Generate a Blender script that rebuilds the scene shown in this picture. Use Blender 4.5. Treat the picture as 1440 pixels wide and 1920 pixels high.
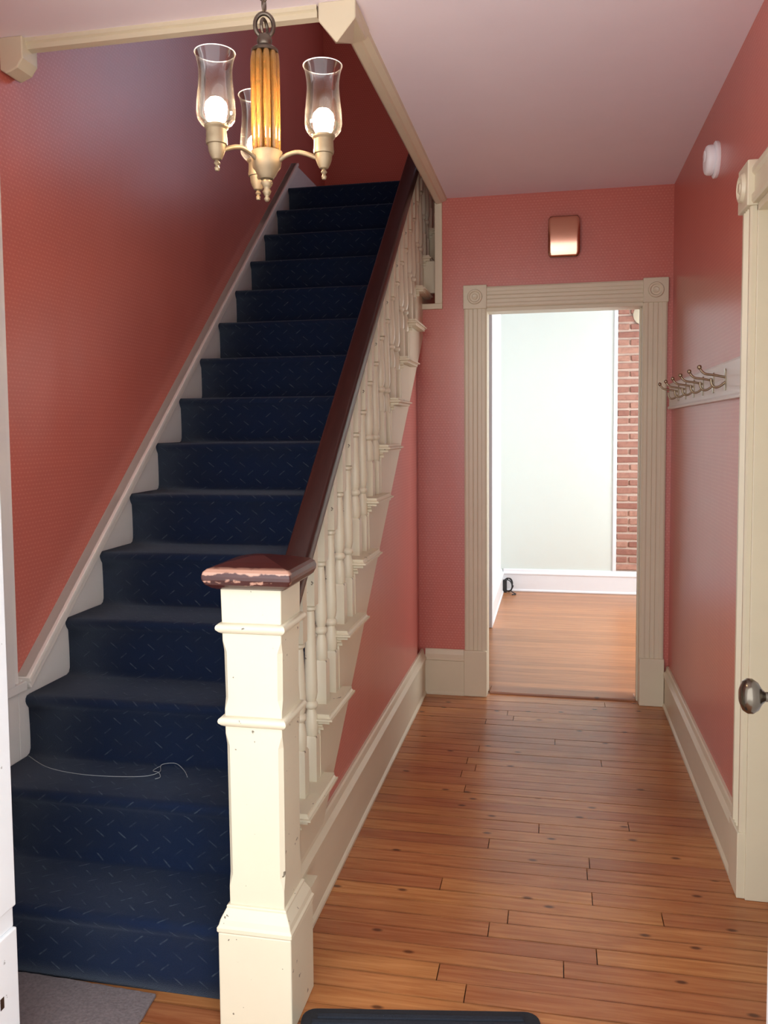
import bpy, bmesh, math, random
from mathutils import Vector, Matrix
random.seed(7)
scn = bpy.context.scene
for o in list(bpy.data.objects): bpy.data.objects.remove(o)
C = scn.collection
PI = math.pi

# ------------------------------------------------------------------ camera
FPX, CYPX = 1567.44, 905.38
cam = bpy.data.cameras.new('camera'); camo = bpy.data.objects.new('camera', cam); C.objects.link(camo)
cam.sensor_fit = 'VERTICAL'; cam.sensor_height = 36.0; cam.sensor_width = 27.0
cam.lens = FPX / 1920 * 36.0
cam.shift_y = -(960 - CYPX) / 1920
cam.clip_start = 0.02
r2 = Vector((0.9798353, 0.1996377, -0.0082198)); u2 = Vector((-0.0044113, 0.0627427, 0.99802)); fw = Vector((-0.1997582, 0.977859, -0.0623582))
camo.matrix_world = Matrix(((r2.x, u2.x, -fw.x, 0), (r2.y, u2.y, -fw.y, 0), (r2.z, u2.z, -fw.z, 1.45), (0, 0, 0, 1)))
scn.camera = camo

# ------------------------------------------------------------------ world, daylight, exposure
w = bpy.data.worlds.new('sky'); scn.world = w; w.use_nodes = True
bg = w.node_tree.nodes['Background']; bg.inputs[0].default_value = (0.93, 0.965, 1.0, 1); bg.inputs[1].default_value = 4.05

def area(name, loc, size, energy, col, direction, portal=False):
    l = bpy.data.lights.new(name, 'AREA'); l.shape = 'RECTANGLE'; l.size, l.size_y = size; l.energy = energy; l.color = col
    o = bpy.data.objects.new(name, l); C.objects.link(o); o.location = loc
    d = Vector(direction).normalized()
    o.rotation_euler = d.to_track_quat('-Z', 'Y').to_euler()
    if portal: l.cycles.is_portal = True
    return o
area('front_door_portal', (-0.39, 0.70, 1.25), (1.6, 2.5), 1, (1, 1, 1), (0, 1, 0), True)
area('back_room_window_daylight', (2.36, 6.1, 1.5), (1.9, 1.7), 92, (0.93, 0.97, 1.0), (-1, 0, 0))
area('upstairs_window_daylight', (0.15, 6.17, 4.1), (1.1, 1.6), 15, (0.70, 0.78, 1.0), (0, -1, 0))
vs = scn.view_settings
vs.view_transform = 'Standard'; vs.look = 'None'; vs.gamma = 1.0; vs.use_curve_mapping = False; vs.exposure = 0.0
scn.cycles.sample_clamp_indirect = 6.0; scn.cycles.caustics_reflective = False; scn.cycles.caustics_refractive = False

# ------------------------------------------------------------------ dimensions (metres)
XR, XS, XL, YE, ZC = 0.587, -0.715, -1.70, 4.51, 2.68
RUN, RISE, Y0 = 0.2378, 0.2006, 1.6622
SL = RISE / RUN
nose = lambda n: Y0 + n * RUN

# ------------------------------------------------------------------ material helpers
MATS = {}
class NT:
    def __init__(s, name):
        s.m = bpy.data.materials.new(name); s.m.use_nodes = True; s.t = s.m.node_tree
        s.b = s.t.nodes['Principled BSDF']; MATS[name] = s.m
    def n(s, typ, **kw):
        x = s.t.nodes.new(typ)
        for k, v in kw.items(): setattr(x, k, v)
        return x
    def l(s, a, b): s.t.links.new(a, b)
    def val(s, inp, v):
        if isinstance(v, (int, float)): inp.default_value = v
        else: s.l(v, inp)
    def math(s, op, a, b=0.0, c=0.0):
        x = s.n('ShaderNodeMath', operation=op)
        s.val(x.inputs[0], a); s.val(x.inputs[1], b)
        if op in ('MULTIPLY_ADD', 'SMOOTH_MIN', 'SMOOTH_MAX', 'COMPARE', 'WRAP'): s.val(x.inputs[2], c)
        return x.outputs[0]
    def mix(s, f, a, b):
        x = s.n('ShaderNodeMix', data_type='RGBA')
        s.val(x.inputs[0], f)
        for i, v in ((6, a), (7, b)):
            if isinstance(v, tuple): x.inputs[i].default_value = (*v, 1)
            else: s.l(v, x.inputs[i])
        return x.outputs[2]
    def noise(s, vec, scale, detail=2, rough=.5, dist=0):
        x = s.n('ShaderNodeTexNoise'); x.inputs['Scale'].default_value = scale; x.inputs['Detail'].default_value = detail
        x.inputs['Roughness'].default_value = rough; x.inputs['Distortion'].default_value = dist
        if vec is not None: s.l(vec, x.inputs['Vector'])
        return x.outputs[0]
    def ramp(s, f, a, b):
        x = s.n('ShaderNodeMapRange'); s.l(f, x.inputs[0]); x.inputs[1].default_value = a; x.inputs[2].default_value = b
        return x.outputs[0]
    def pos(s): return s.n('ShaderNodeNewGeometry').outputs['Position']
    def obj(s): return s.n('ShaderNodeTexCoord').outputs['Object']
    def scale(s, vec, sc, loc=(0, 0, 0)):
        x = s.n('ShaderNodeMapping'); s.l(vec, x.inputs[0]); x.inputs['Scale'].default_value = sc; x.inputs['Location'].default_value = loc
        return x.outputs[0]
    def bump(s, h, strength=.2, dist=.002):
        x = s.n('ShaderNodeBump'); x.inputs['Strength'].default_value = strength; x.inputs['Distance'].default_value = dist
        s.l(h, x.inputs['Height']); s.l(x.outputs[0], s.b.inputs['Normal'])
    def col(s, c):
        if isinstance(c, tuple): s.b.inputs['Base Color'].default_value = (*c, 1)
        else: s.l(c, s.b.inputs['Base Color'])
    def set(s, **kw):
        for k, v in kw.items():
            i = s.b.inputs[k.replace('_', ' ')]
            if isinstance(v, tuple): i.default_value = (*v, 1)
            else: s.val(i, v)

def m_wallpaper():
    a = NT('wallpaper'); p = a.pos()
    sx = a.n('ShaderNodeSeparateXYZ'); a.l(p, sx.inputs[0])
    u = a.math('ADD', sx.outputs[0], sx.outputs[1]); v = sx.outputs[2]
    P = 0.0175
    vi = a.math('DIVIDE', v, P * .8); row = a.math('FLOOR', vi)
    odd = a.math('MULTIPLY', a.math('MODULO', a.math('ABSOLUTE', row), 2.0), .5)
    ui = a.math('ADD', a.math('DIVIDE', u, P), odd)
    fu = a.math('SUBTRACT', a.math('FRACT', ui), .5); fv = a.math('SUBTRACT', a.math('FRACT', vi), .5)
    d = a.math('SQRT', a.math('ADD', a.math('MULTIPLY', fu, a.math('MULTIPLY', fu, .55)), a.math('MULTIPLY', fv, fv)))
    dot = a.ramp(d, .30, .16)
    n1 = a.noise(p, 3.0, 3); n2 = a.noise(p, 260, 1)
    dotm = a.math('MULTIPLY', dot, a.ramp(n2, .3, .65))
    base = a.mix(n1, (.515, .128, .094), (.575, .154, .116))
    a.col(a.mix(a.math('MULTIPLY', dotm, .42), base, (.74, .33, .26)))
    a.set(Roughness=.31, Specular_IOR_Level=.75)
    st = a.noise(a.scale(p, (9, 9, .35)), 1.0, 2)
    a.bump(a.math('ADD', a.math('MULTIPLY', st, 6.0), a.math('ADD', dotm, a.math('MULTIPLY', n2, .3))), .14, .001)
def m_paint(name, c, rough=.38, chips=0.0, dirt=.06):
    a = NT(name); p = a.obj()
    n = a.noise(p, 7, 4, .6); base = a.mix(a.math('MULTIPLY', n, 1.0), tuple(x * (1 - dirt) for x in c), tuple(min(1, x * (1 + dirt * .5)) for x in c))
    if chips:
        ch = a.ramp(a.noise(p, 42, 3, .55), 0.695, .71)
        base = a.mix(a.math('MULTIPLY', ch, chips), base, (.10, .075, .05))
    a.col(base); a.set(Roughness=rough)
    a.bump(a.noise(a.scale(p, (1, 1, .25)), 60, 2), .06, .001)
def m_wood(name, c1, c2, dark, rough=.3, axis='X', per_obj=True):
    a = NT(name); p = a.pos()
    s = {'X': (1.2, 22, 22), 'Y': (22, 1.2, 22)}[axis]
    vec = p
    if per_obj:
        oi = a.n('ShaderNodeObjectInfo'); cx = a.n('ShaderNodeCombineXYZ')
        a.l(a.math('MULTIPLY', oi.outputs['Random'], 37.0), cx.inputs[0]); a.l(a.math('MULTIPLY', oi.outputs['Random'], 91.0), cx.inputs[2])
        va = a.n('ShaderNodeVectorMath', operation='ADD'); a.l(p, va.inputs[0]); a.l(cx.outputs[0], va.inputs[1]); vec = va.outputs[0]
        rnd = oi.outputs['Random']
    else: rnd = a.noise(p, .7, 1)
    g = a.noise(a.scale(vec, s), 3.2, 5, .62, .6)
    base = a.mix(a.ramp(g, .34, .66), c1, c2)
    vo = a.n('ShaderNodeTexVoronoi', voronoi_dimensions='2D'); vo.inputs['Scale'].default_value = 4.2; a.l(a.scale(vec, (1, 2.1, 1)), vo.inputs['Vector'])
    sp = a.n('ShaderNodeSeparateColor'); a.l(vo.outputs['Color'], sp.inputs[0])
    kn = a.math('MULTIPLY', a.ramp(vo.outputs['Distance'], .085, .035), a.math('GREATER_THAN', sp.outputs[0], .62))
    base = a.mix(a.math('MULTIPLY', kn, .8), base, (.045, .014, .008))
    lo = a.noise(p, 1.7, 3)
    base = a.mix(a.math('MULTIPLY', a.ramp(lo, .42, .72), .35), base, dark)
    if per_obj:   # old dirt worked into the seams
        sy = a.n('ShaderNodeSeparateXYZ'); a.l(p, sy.inputs[0])
        fy = a.math('ABSOLUTE', a.math('SUBTRACT', a.math('FRACT', a.math('DIVIDE', a.math('SUBTRACT', sy.outputs[1], .80), .0725)), .5))
        dm = a.math('MULTIPLY', a.ramp(fy, .40, .50), a.ramp(a.noise(a.scale(p, (2.2, 9, 1)), 2.5, 3), .30, .62))
        base = a.mix(a.math('MULTIPLY', dm, .6), base, dark)
    hs = a.n('ShaderNodeHueSaturation'); a.l(base, hs.inputs['Color'])
    a.l(a.math('MULTIPLY_ADD', rnd, .26, .84), hs.inputs['Value'])
    a.l(a.math('MULTIPLY_ADD', rnd, .012, .494), hs.inputs['Hue'])
    a.col(hs.outputs[0]); a.set(Roughness=rough, Specular_IOR_Level=.45)
    a.bump(g, .08, .001)
def m_planks_flat():
    a = NT('far_boards'); p = a.pos()
    sx = a.n('ShaderNodeSeparateXYZ'); a.l(p, sx.inputs[0])
    fy = a.math('DIVIDE', sx.outputs[1], .0725); row = a.math('FLOOR', fy); fr = a.math('FRACT', fy)
    cx = a.n('ShaderNodeCombineXYZ'); a.l(a.math('MULTIPLY', row, 7.31), cx.inputs[0])
    wn = a.n('ShaderNodeTexWhiteNoise', noise_dimensions='1D'); a.l(row, wn.inputs['W'])
    g = a.noise(a.scale(p, (1.2, 22, 1)), 3.2, 4, .6, .5)
    base = a.mix(a.ramp(g, .3, .72), (.56, .255, .115), (.40, .150, .058))
    hs = a.n('ShaderNodeHueSaturation'); a.l(base, hs.inputs['Color']); a.l(a.math('MULTIPLY_ADD', wn.outputs[0], .30, .86), hs.inputs['Value'])
    gap = a.math('LESS_THAN', fr, .035)
    a.col(a.mix(a.math('MULTIPLY', gap, .6), hs.outputs[0], (.10, .035, .015))); a.set(Roughness=.34)
def m_carpet():
    a = NT('carpet'); tc = a.n('ShaderNodeTexCoord'); uv = tc.outputs['UV']
    sx = a.n('ShaderNodeSeparateXYZ'); a.l(uv, sx.inputs[0]); u, v = sx.outputs[0], sx.outputs[1]
    P = .070
    masks = []
    for off, sg in ((0.0, 1), (.5, -1)):
        uu = a.math('ADD', a.math('DIVIDE', u, P), off); vv = a.math('ADD', a.math('DIVIDE', v, P), off)
        ci = a.n('ShaderNodeCombineXYZ'); a.l(a.math('FLOOR', uu), ci.inputs[0]); a.l(a.math('FLOOR', vv), ci.inputs[1]); ci.inputs[2].default_value = off * 9
        wn = a.n('ShaderNodeTexWhiteNoise', noise_dimensions='3D'); a.l(ci.outputs[0], wn.inputs['Vector'])
        fu = a.math('SUBTRACT', a.math('FRACT', uu), .5); fv = a.math('SUBTRACT', a.math('FRACT', vv), .5)
        al = a.math('ADD', a.math('MULTIPLY', fu, .78), a.math('MULTIPLY', fv, -.62 * sg))
        ac = a.math('ADD', a.math('MULTIPLY', fu, .62 * sg), a.math('MULTIPLY', fv, .78))
        m = a.math('MULTIPLY', a.ramp(a.math('ABSOLUTE', ac), .032, .016), a.ramp(a.math('ABSOLUTE', al), .25, .17))
        masks.append(a.math('MULTIPLY', m, a.math('MULTIPLY_ADD', wn.outputs[0], .75, .2)))
    dash = a.math('MAXIMUM', *masks)
    n = a.noise(uv, 420, 2, .7); big = a.noise(uv, 9, 3)
    fade = a.ramp(a.noise(uv, 60, 2), .25, .7)
    dash = a.math('MULTIPLY', dash, fade)
    base = a.mix(n, (.0030, .0066, .019), (.0105, .0215, .060))
    base = a.mix(a.math('MULTIPLY', a.ramp(big, .45, .8), .3), base, (.017, .020, .026))
    a.col(a.mix(dash, base, (.068, .090, .118))); a.set(Roughness=.95, Specular_IOR_Level=.12, Sheen_Weight=.22, Sheen_Roughness=.45)
    b = a.b.inputs['Sheen Tint'].default_value = (.55, .65, .8, 1)
    a.bump(a.math('ADD', n, dash), .5, .003)
def m_plain(name, c, rough=.5, metal=0.0, noise=.15, nscale=20, bump=0, **kw):
    a = NT(name); n = a.noise(a.obj(), nscale, 3)
    a.col(a.mix(n, tuple(x * (1 - noise) for x in c), tuple(min(1, x * (1 + noise)) for x in c)))
    a.set(Roughness=rough, Metallic=metal, **kw)
    if bump: a.bump(n, bump, .002)
def m_glass(name, c, veil=.0015):
    # thin clear glass: lets light straight through, reflects by Fresnel, slightly dusty, denser where seen edge-on
    a = NT(name); n = a.noise(a.obj(), 30, 1)
    tr = a.n('ShaderNodeBsdfTransparent'); tr.inputs[0].default_value = (*c, 1)
    gl = a.n('ShaderNodeBsdfGlossy'); gl.inputs['Roughness'].default_value = .03
    tl = a.n('ShaderNodeBsdfTranslucent'); tl.inputs[0].default_value = (1, .93, .88, 1)
    df = a.n('ShaderNodeBsdfDiffuse'); df.inputs[0].default_value = (.95, .93, .92, 1)
    lw = a.n('ShaderNodeLayerWeight'); lw.inputs[0].default_value = .5
    e = a.math('POWER', lw.outputs['Facing'], 3.5)
    m0 = a.n('ShaderNodeMixShader'); m0.inputs[0].default_value = .5; a.l(tl.outputs[0], m0.inputs[1]); a.l(df.outputs[0], m0.inputs[2])
    m1 = a.n('ShaderNodeMixShader'); a.l(a.math('MULTIPLY_ADD', e, .07, a.math('MULTIPLY_ADD', n, .001, veil)), m1.inputs[0]); a.l(tr.outputs[0], m1.inputs[1]); a.l(m0.outputs[0], m1.inputs[2])
    fr = a.n('ShaderNodeFresnel'); fr.inputs[0].default_value = 1.45
    m2 = a.n('ShaderNodeMixShader'); a.l(a.math('MULTIPLY', fr.outputs[0], .8), m2.inputs[0]); a.l(m1.outputs[0], m2.inputs[1]); a.l(gl.outputs[0], m2.inputs[2])
    a.l(m2.outputs[0], a.t.nodes['Material Output'].inputs[0]); a.t.nodes.remove(a.b)
def m_emit(name, c, s):
    a = NT(name); n = a.noise(a.obj(), 8, 1); a.col((.9, .85, .75))
    a.set(Emission_Color=c, Emission_Strength=a.math('MULTIPLY_ADD', n, s * .1, s * .95), Roughness=.4)
def m_mahogany():
    a = NT('mahogany'); p = a.obj(); g = a.noise(a.scale(p, (30, 3, 3)), 3, 4, .6, .5)
    a.col(a.mix(g, (.014, .0045, .004), (.042, .012, .010))); a.set(Roughness=.36, Coat_Weight=.15, Coat_Roughness=.25)
    a.bump(g, .05, .001)
def m_cap():
    a = NT('worn_mahogany'); p = a.obj(); sx = a.n('ShaderNodeSeparateXYZ'); a.l(p, sx.inputs[0]); z = sx.outputs[2]
    g = a.noise(a.scale(p, (8, 30, 30)), 3, 4, .6, .5)
    base = a.mix(g, (.026, .0075, .006), (.085, .017, .013))
    wob = a.math('MULTIPLY', a.math('SUBTRACT', a.noise(p, 32, 3), .5), .024)
    zz = a.math('ADD', z, wob)
    edge1 = a.ramp(a.math('ABSOLUTE', a.math('SUBTRACT', zz, .0475)), .0085, .0055)
    edge2 = a.math('MULTIPLY', a.ramp(a.math('ABSOLUTE', a.math('SUBTRACT', zz, .0225)), .0045, .002), a.ramp(a.noise(p, 50, 2), .5, .6))
    # corners and front face only: the sides facing the door are handled most
    front = a.ramp(sx.outputs[1], -.085, -.10)
    m = a.math('MULTIPLY', a.math('MAXIMUM', edge1, edge2), front)
    a.col(a.mix(m, base, (.50, .27, .19))); a.set(Roughness=.33, Coat_Weight=.2, Coat_Roughness=.2)
def m_brick():
    a = NT('brick'); oi = a.n('ShaderNodeObjectInfo'); p = a.pos(); n = a.noise(p, 26, 5, .65)
    b = a.mix(oi.outputs['Random'], (.32, .140, .105), (.50, .275, .205)); b = a.mix(a.math('MULTIPLY', a.ramp(n, .45, .7), .45), b, (.20, .085, .07))
    a.col(b); a.set(Roughness=.9); a.bump(n, .6, .006)
def m_chime():
    a = NT('copper_plate'); n = a.noise(a.scale(a.obj(), (1, 1, 60)), 5, 2)
    a.col(a.mix(n, (.74, .40, .28), (.80, .44, .31))); a.set(Metallic=1.0, Roughness=.22)

m_wallpaper()
CREAM = (.70, .63, .47)
m_paint('cream', CREAM, .36, 0.0)
m_paint('cream_chipped', CREAM, .36, .85)
m_paint('skirt_white', (.76, .72, .68), .4, 0.0)
m_paint('skirt_cap', (.84, .78, .71), .36, 0.0)
m_paint('door_white', (.86, .88, .90), .4, .5)
m_paint('white_trim', (.86, .87, .90), .4, 0.0, .03)
m_paint('ceiling_paint', (.91, .83, .92), .7, 0.0, .03)
m_paint('mint_wall', (.73, .80, .755), .6, 0.0, .02)
m_paint('plaster_dim', (.55, .30, .27), .7)
m_wood('floor_wood', (.53, .222, .082), (.375, .126, .041), (.12, .036, .014), .26)
m_wood('saddle_wood', (.40, .16, .06), (.27, .085, .03), (.10, .03, .012), .3, 'X', False)
m_planks_flat(); m_carpet(); m_mahogany(); m_cap(); m_brick(); m_chime()
m_plain('subfloor', (.035, .014, .007), .9)
m_plain('mortar', (.72, .56, .47), .95, 0, .12, 60, .3)
m_plain('mat_rubber', (.010, .012, .017), .75, 0, .35, 160, .3)
m_plain('mat_pile', (.012, .016, .026), .95, 0, .5, 400, .6)
m_plain('rug_grey', (.19, .155, .155), .98, 0, .45, 130, .9)
m_plain('brass_antique', (.27, .195, .115), .45, .6, .3, 40)
m_plain('bronze_dark', (.13, .10, .075), .30, .9, .3, 40)
m_plain('knob_bronze', (.16, .135, .105), .22, .95, .2, 40)
m_plain('hook_nickel', (.45, .38, .28), .28, .95, .3, 60)
m_plain('hook_bronze', (.34, .27, .18), .3, .9, .3, 60)
m_plain('plastic_white', (.88, .86, .88), .45, 0, .03)
m_plain('black_rubber', (.012, .012, .015), .5, 0, .3)
m_plain('string_grey', (.35, .38, .40), .8, 0, .2)
m_plain('crystal', (.9, .88, .85), .05, 0, .02, 20, 0, Transmission_Weight=.85, IOR=1.5)
m_glass('shade_glass', (.985, .97, .96))
m_plain('amber_glass', (.62, .29, .07), .10, 0, .12, 60, 0, Transmission_Weight=.72, IOR=1.45)
m_emit('bulb_glow', (1.0, .76, .50), 265.0)
m_plain('shade_rim', (.92, .90, .89), .1, 0, .02, 20, 0)
m_plain('socket_candle', (.70, .62, .50), .5, 0, .08)
m_plain('porch_grey', (.55, .54, .52), .8)

# ------------------------------------------------------------------ mesh helpers
def box(bm, a, b):
    x0, y0, z0 = a; x1, y1, z1 = b
    v = [bm.verts.new(p) for p in ((x0,y0,z0),(x1,y0,z0),(x1,y1,z0),(x0,y1,z0),(x0,y0,z1),(x1,y0,z1),(x1,y1,z1),(x0,y1,z1))]
    for f in ((0,3,2,1),(4,5,6,7),(0,1,5,4),(1,2,6,5),(2,3,7,6),(3,0,4,7)): bm.faces.new([v[i] for i in f])
    return v
def prism(bm, pts, axis, a, b):
    # pts: 2D polygon; axis 'X': pts=(y,z); 'Y': pts=(x,z); 'Z': pts=(x,y)
    def mk(p, t): return {'X': (t, p[0], p[1]), 'Y': (p[0], t, p[1]), 'Z': (p[0], p[1], t)}[axis]
    A = [bm.verts.new(mk(p, a)) for p in pts]; B = [bm.verts.new(mk(p, b)) for p in pts]
    n = len(pts)
    for i in range(n): bm.faces.new((A[i], A[(i+1) % n], B[(i+1) % n], B[i]))
    bm.faces.new(A[::-1]); bm.faces.new(B)
def lathe(bm, prof, seg=24, c=(0, 0, 0), rot=None, cap=True):
    rings = []
    for r, z in prof:
        ring = []
        for k in range(seg):
            t = 2 * PI * k / seg; p = Vector((r * math.cos(t), r * math.sin(t), z))
            if rot is not None: p = rot @ p
            ring.append(bm.verts.new(p + Vector(c)))
        rings.append(ring)
    for i in range(len(rings) - 1):
        for k in range(seg): bm.faces.new((rings[i][k], rings[i][(k+1) % seg], rings[i+1][(k+1) % seg], rings[i+1][k]))
    if cap: bm.faces.new(rings[0][::-1]); bm.faces.new(rings[-1])
def sqlathe(bm, prof, c=(0, 0, 0)):
    # square section turned along z: prof=(half width, z)
    rings = []
    for r, z in prof: rings.append([bm.verts.new((c[0] + sx * r, c[1] + sy * r, c[2] + z)) for sx, sy in ((-1,-1),(1,-1),(1,1),(-1,1))])
    for i in range(len(rings) - 1):
        for k in range(4): bm.faces.new((rings[i][k], rings[i][(k+1) % 4], rings[i+1][(k+1) % 4], rings[i+1][k]))
    bm.faces.new(rings[0][::-1]); bm.faces.new(rings[-1])
def tube(bm, pts, r, seg=8, closed=False):
    pts = [Vector(p) for p in pts]; n = len(pts); rings = []
    rs = r if isinstance(r, (list, tuple)) else [r] * n
    prev = None
    for i, p in enumerate(pts):
        t = (pts[(i+1) % n] - pts[i-1]) if closed else (pts[min(i+1, n-1)] - pts[max(i-1, 0)])
        t.normalize()
        a = prev if prev is not None else (Vector((0, 0, 1)) if abs(t.z) < .9 else Vector((1, 0, 0)))
        a = a - t * a.dot(t); a.normalize(); prev = a; b = t.cross(a)
        rings.append([bm.verts.new(p + (a * math.cos(2*PI*k/seg) + b * math.sin(2*PI*k/seg)) * rs[i]) for k in range(seg)])
    m = n if closed else n - 1
    for i in range(m):
        for k in range(seg): bm.faces.new((rings[i][k], rings[i][(k+1) % seg], rings[(i+1) % n][(k+1) % seg], rings[(i+1) % n][k]))
    if not closed: bm.faces.new(rings[0][::-1]); bm.faces.new(rings[-1])
def spline(pts, n=8):
    P = [Vector(p) for p in pts]; out = []
    for i in range(len(P) - 1):
        p0, p1, p2, p3 = P[max(i-1, 0)], P[i], P[i+1], P[min(i+2, len(P)-1)]
        for k in range(n):
            t = k / n
            out.append(.5 * ((2*p1) + (p2-p0)*t + (2*p0-5*p1+4*p2-p3)*t*t + (-p0+3*p1-3*p2+p3)*t**3))
    out.append(P[-1]); return out
def obj(name, bm, mat, parent=None, smooth=False, bevel=0, seg=2, origin=None):
    bmesh.ops.recalc_face_normals(bm, faces=bm.faces)
    o3 = Vector(origin) if origin else Vector((0, 0, 0))
    if origin: bmesh.ops.translate(bm, verts=bm.verts, vec=-o3)
    me = bpy.data.meshes.new(name); bm.to_mesh(me); bm.free()
    o = bpy.data.objects.new(name, me); C.objects.link(o); o.location = o3
    me.materials.append(MATS[mat] if isinstance(mat, str) else mat)
    if smooth:
        me.shade_smooth() if hasattr(me, 'shade_smooth') else None
        if smooth == 'auto':
            e = o.modifiers.new('split', 'EDGE_SPLIT'); e.split_angle = math.radians(38)
    if bevel:
        b = o.modifiers.new('bevel', 'BEVEL'); b.width = bevel; b.segments = seg; b.limit_method = 'ANGLE'; b.angle_limit = math.radians(40)
    if parent is not None:
        o.parent = parent
        o.location = o3 - parent_world(parent)
    return o
def parent_world(p):
    v = Vector((0, 0, 0))
    while p is not None: v += Vector(p.location); p = p.parent
    return v
def tag(o, label, cat=None, group=None, kind=None):
    o['label'] = label
    if cat: o['category'] = cat
    if group: o['group'] = group
    if kind: o['kind'] = kind
    return o
def empty(name, loc, label, cat, group=None, kind=None):
    o = bpy.data.objects.new(name, None); C.objects.link(o); o.location = loc; o.empty_display_size = .05
    return tag(o, label, cat, group, kind)
def struct(name, bm, mat, label, cat, **kw):
    return tag(obj(name, bm, mat, **kw), label, cat, kind='structure')
NB = bmesh.new
def B(*boxes):
    bm = NB()
    for a, b in boxes: box(bm, a, b)
    return bm

# ================================================================== ROOM SHELL
# hall floor: subfloor slab with individual boards
fl = struct('floor', B(((-1.82, .72, -.16), (.80, 4.57, -.014))), 'subfloor', 'orange-brown strip wood floor of the hallway', 'floor')
PW = .0725
def lay_row(y0, x0, x1, joints):
    xs = [x0] + sorted(j for j in joints if x0 + .12 < j < x1 - .12) + [x1]
    for a, b in zip(xs, xs[1:]):
        g = .0014
        bm = NB(); v = box(bm, (a + g, y0 + g, -.014), (b - g, y0 + PW - g, random.uniform(-.0007, .0003)))
        obj('plank', bm, 'floor_wood', fl)
fixed = {19: [.03], 20: [.12], 22: [-.13], 24: [.12, -.35], 26: [.11], 27: [.12], 30: [-.05], 34: [-.35], 36: [-.38], 38: [-.37], 18: [-.3], 17: [-.22]}
y = .80; i = 0
while y < YE + .03:
    x0 = -1.70 if y < 1.93 else XS + .005
    if i in fixed: js = fixed[i]
    else:
        js = []; x = x0 + random.uniform(.15, 2.4)
        while x < XR: js.append(x); x += random.uniform(1.3, 2.6)
    lay_row(y, x0, .80 if 1.8 < y < 2.62 else XR, js)
    y += PW; i += 1
ENDY = y
# back room floor and porch
struct('floor_back_room', B(((-.62, 4.60, -.16), (2.5, 7.70, -.002))), 'far_boards', 'light orange wood floor of the bright back room', 'floor')
struct('floor_porch', B(((-2.5, -2.5, -.25), (2.0, .72, -.06))), 'porch_grey', 'grey porch floor outside the front door', 'floor')
# walls
struct('wall_left', B(((-1.82, .72, -.16), (XL, 6.32, 5.5))), 'wallpaper', 'tall pink papered wall along the stairs', 'wall')
DY0, DY1, DZ = 1.78, 2.665, 2.095
struct('wall_right', B(((XR, .72, -.16), (.80, DY0, 2.95)), ((XR, DY1, -.16), (.80, YE, 2.95)), ((XR, DY0, DZ), (.80, DY1, 2.95))), 'wallpaper', 'pink papered wall with the coat rack', 'wall')
OX0, OX1, OZ = -.357, .441, 2.08
bm = B(((-.735, YE, -.16), (OX0, 4.62, 2.115)), ((-.632, YE, 2.115), (OX0, 4.62, 2.95)), ((OX0, YE, OZ), (OX1, 4.62, 2.95)), ((OX1, YE, -.16), (.80, 4.62, 2.95)))
struct('wall_end', bm, 'wallpaper', 'pink papered end wall around the doorway to the back room', 'wall')
# papered spandrel under the stairs
zlow = lambda y: .276 + .829 * (y - 2.491)
bm = NB(); prism(bm, [(2.10, -.1), (4.36, -.1), (4.36, zlow(4.36) + .10), (2.10, .06)], 'X', XS - .05, XS)
prism(bm, [(4.355, -.1), (4.51, -.1), (4.51, zlow(4.51) + .08), (4.355, zlow(4.36) + .05)], 'X', XS - .08, XS - .016)
struct('wall_stair_side', bm, 'wallpaper', 'triangular pink papered wall below the stair stringer', 'wall')
# ceiling with stairwell opening
XO, YH = -.60, 2.42
struct('ceiling', B(((XL, .72, ZC), (XR + .1, YH, 2.97)), ((XO, YH, ZC), (XR + .1, YE + .05, 2.97))), 'ceiling_paint', 'pale pinkish white hallway ceiling with stairwell cut out', 'ceiling')
# stairwell upper enclosure
struct('wall_stairwell_back', B(((-1.75, 6.2, 2.6), (1.45, 6.32, 5.5)), ((-1.75, 6.2, -.16), (-.47, 6.32, 2.6))), 'wallpaper', 'dim pink wall at the head of the stairs', 'wall')
struct('wall_stairwell_front', B(((-1.75, YH - .12, 2.97), (1.45, YH, 5.5))), 'wallpaper', 'pink upstairs wall above the ceiling edge', 'wall')
struct('wall_stairwell_inner', B(((-.62, 4.62, -.1), (-.47, 6.2, 2.97))), 'wallpaper', 'wall between the upper stairs and the back room', 'wall')
struct('wall_upstairs_right', B(((1.33, YH, 2.97), (1.45, 6.2, 5.5))), 'plaster_dim', 'plain wall of the upstairs hall', 'wall')
struct('ceiling_upstairs', B(((-1.75, YH - .1, 5.42), (1.45, 6.3, 5.5))), 'plaster_dim', 'upstairs ceiling above the stairwell', 'ceiling')
struct('floor_upstairs', B(((XO, 4.56, 2.90), (1.33, 6.2, 3.0)), ((XL, 5.26, 2.80), (XO, 6.2, 2.985))), 'subfloor', 'dark upstairs landing floor', 'floor')
# front wall with the double door opening
FX0, FX1 = -1.24, .42
struct('wall_front', B(((-1.82, .72, -.16), (FX0, .84, 2.95)), ((FX1, .72, -.16), (.80, .84, 2.95)), ((FX0, .72, 2.5), (FX1, .84, 2.95))), 'wallpaper', 'front wall around the open entrance doors', 'wall')
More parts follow.
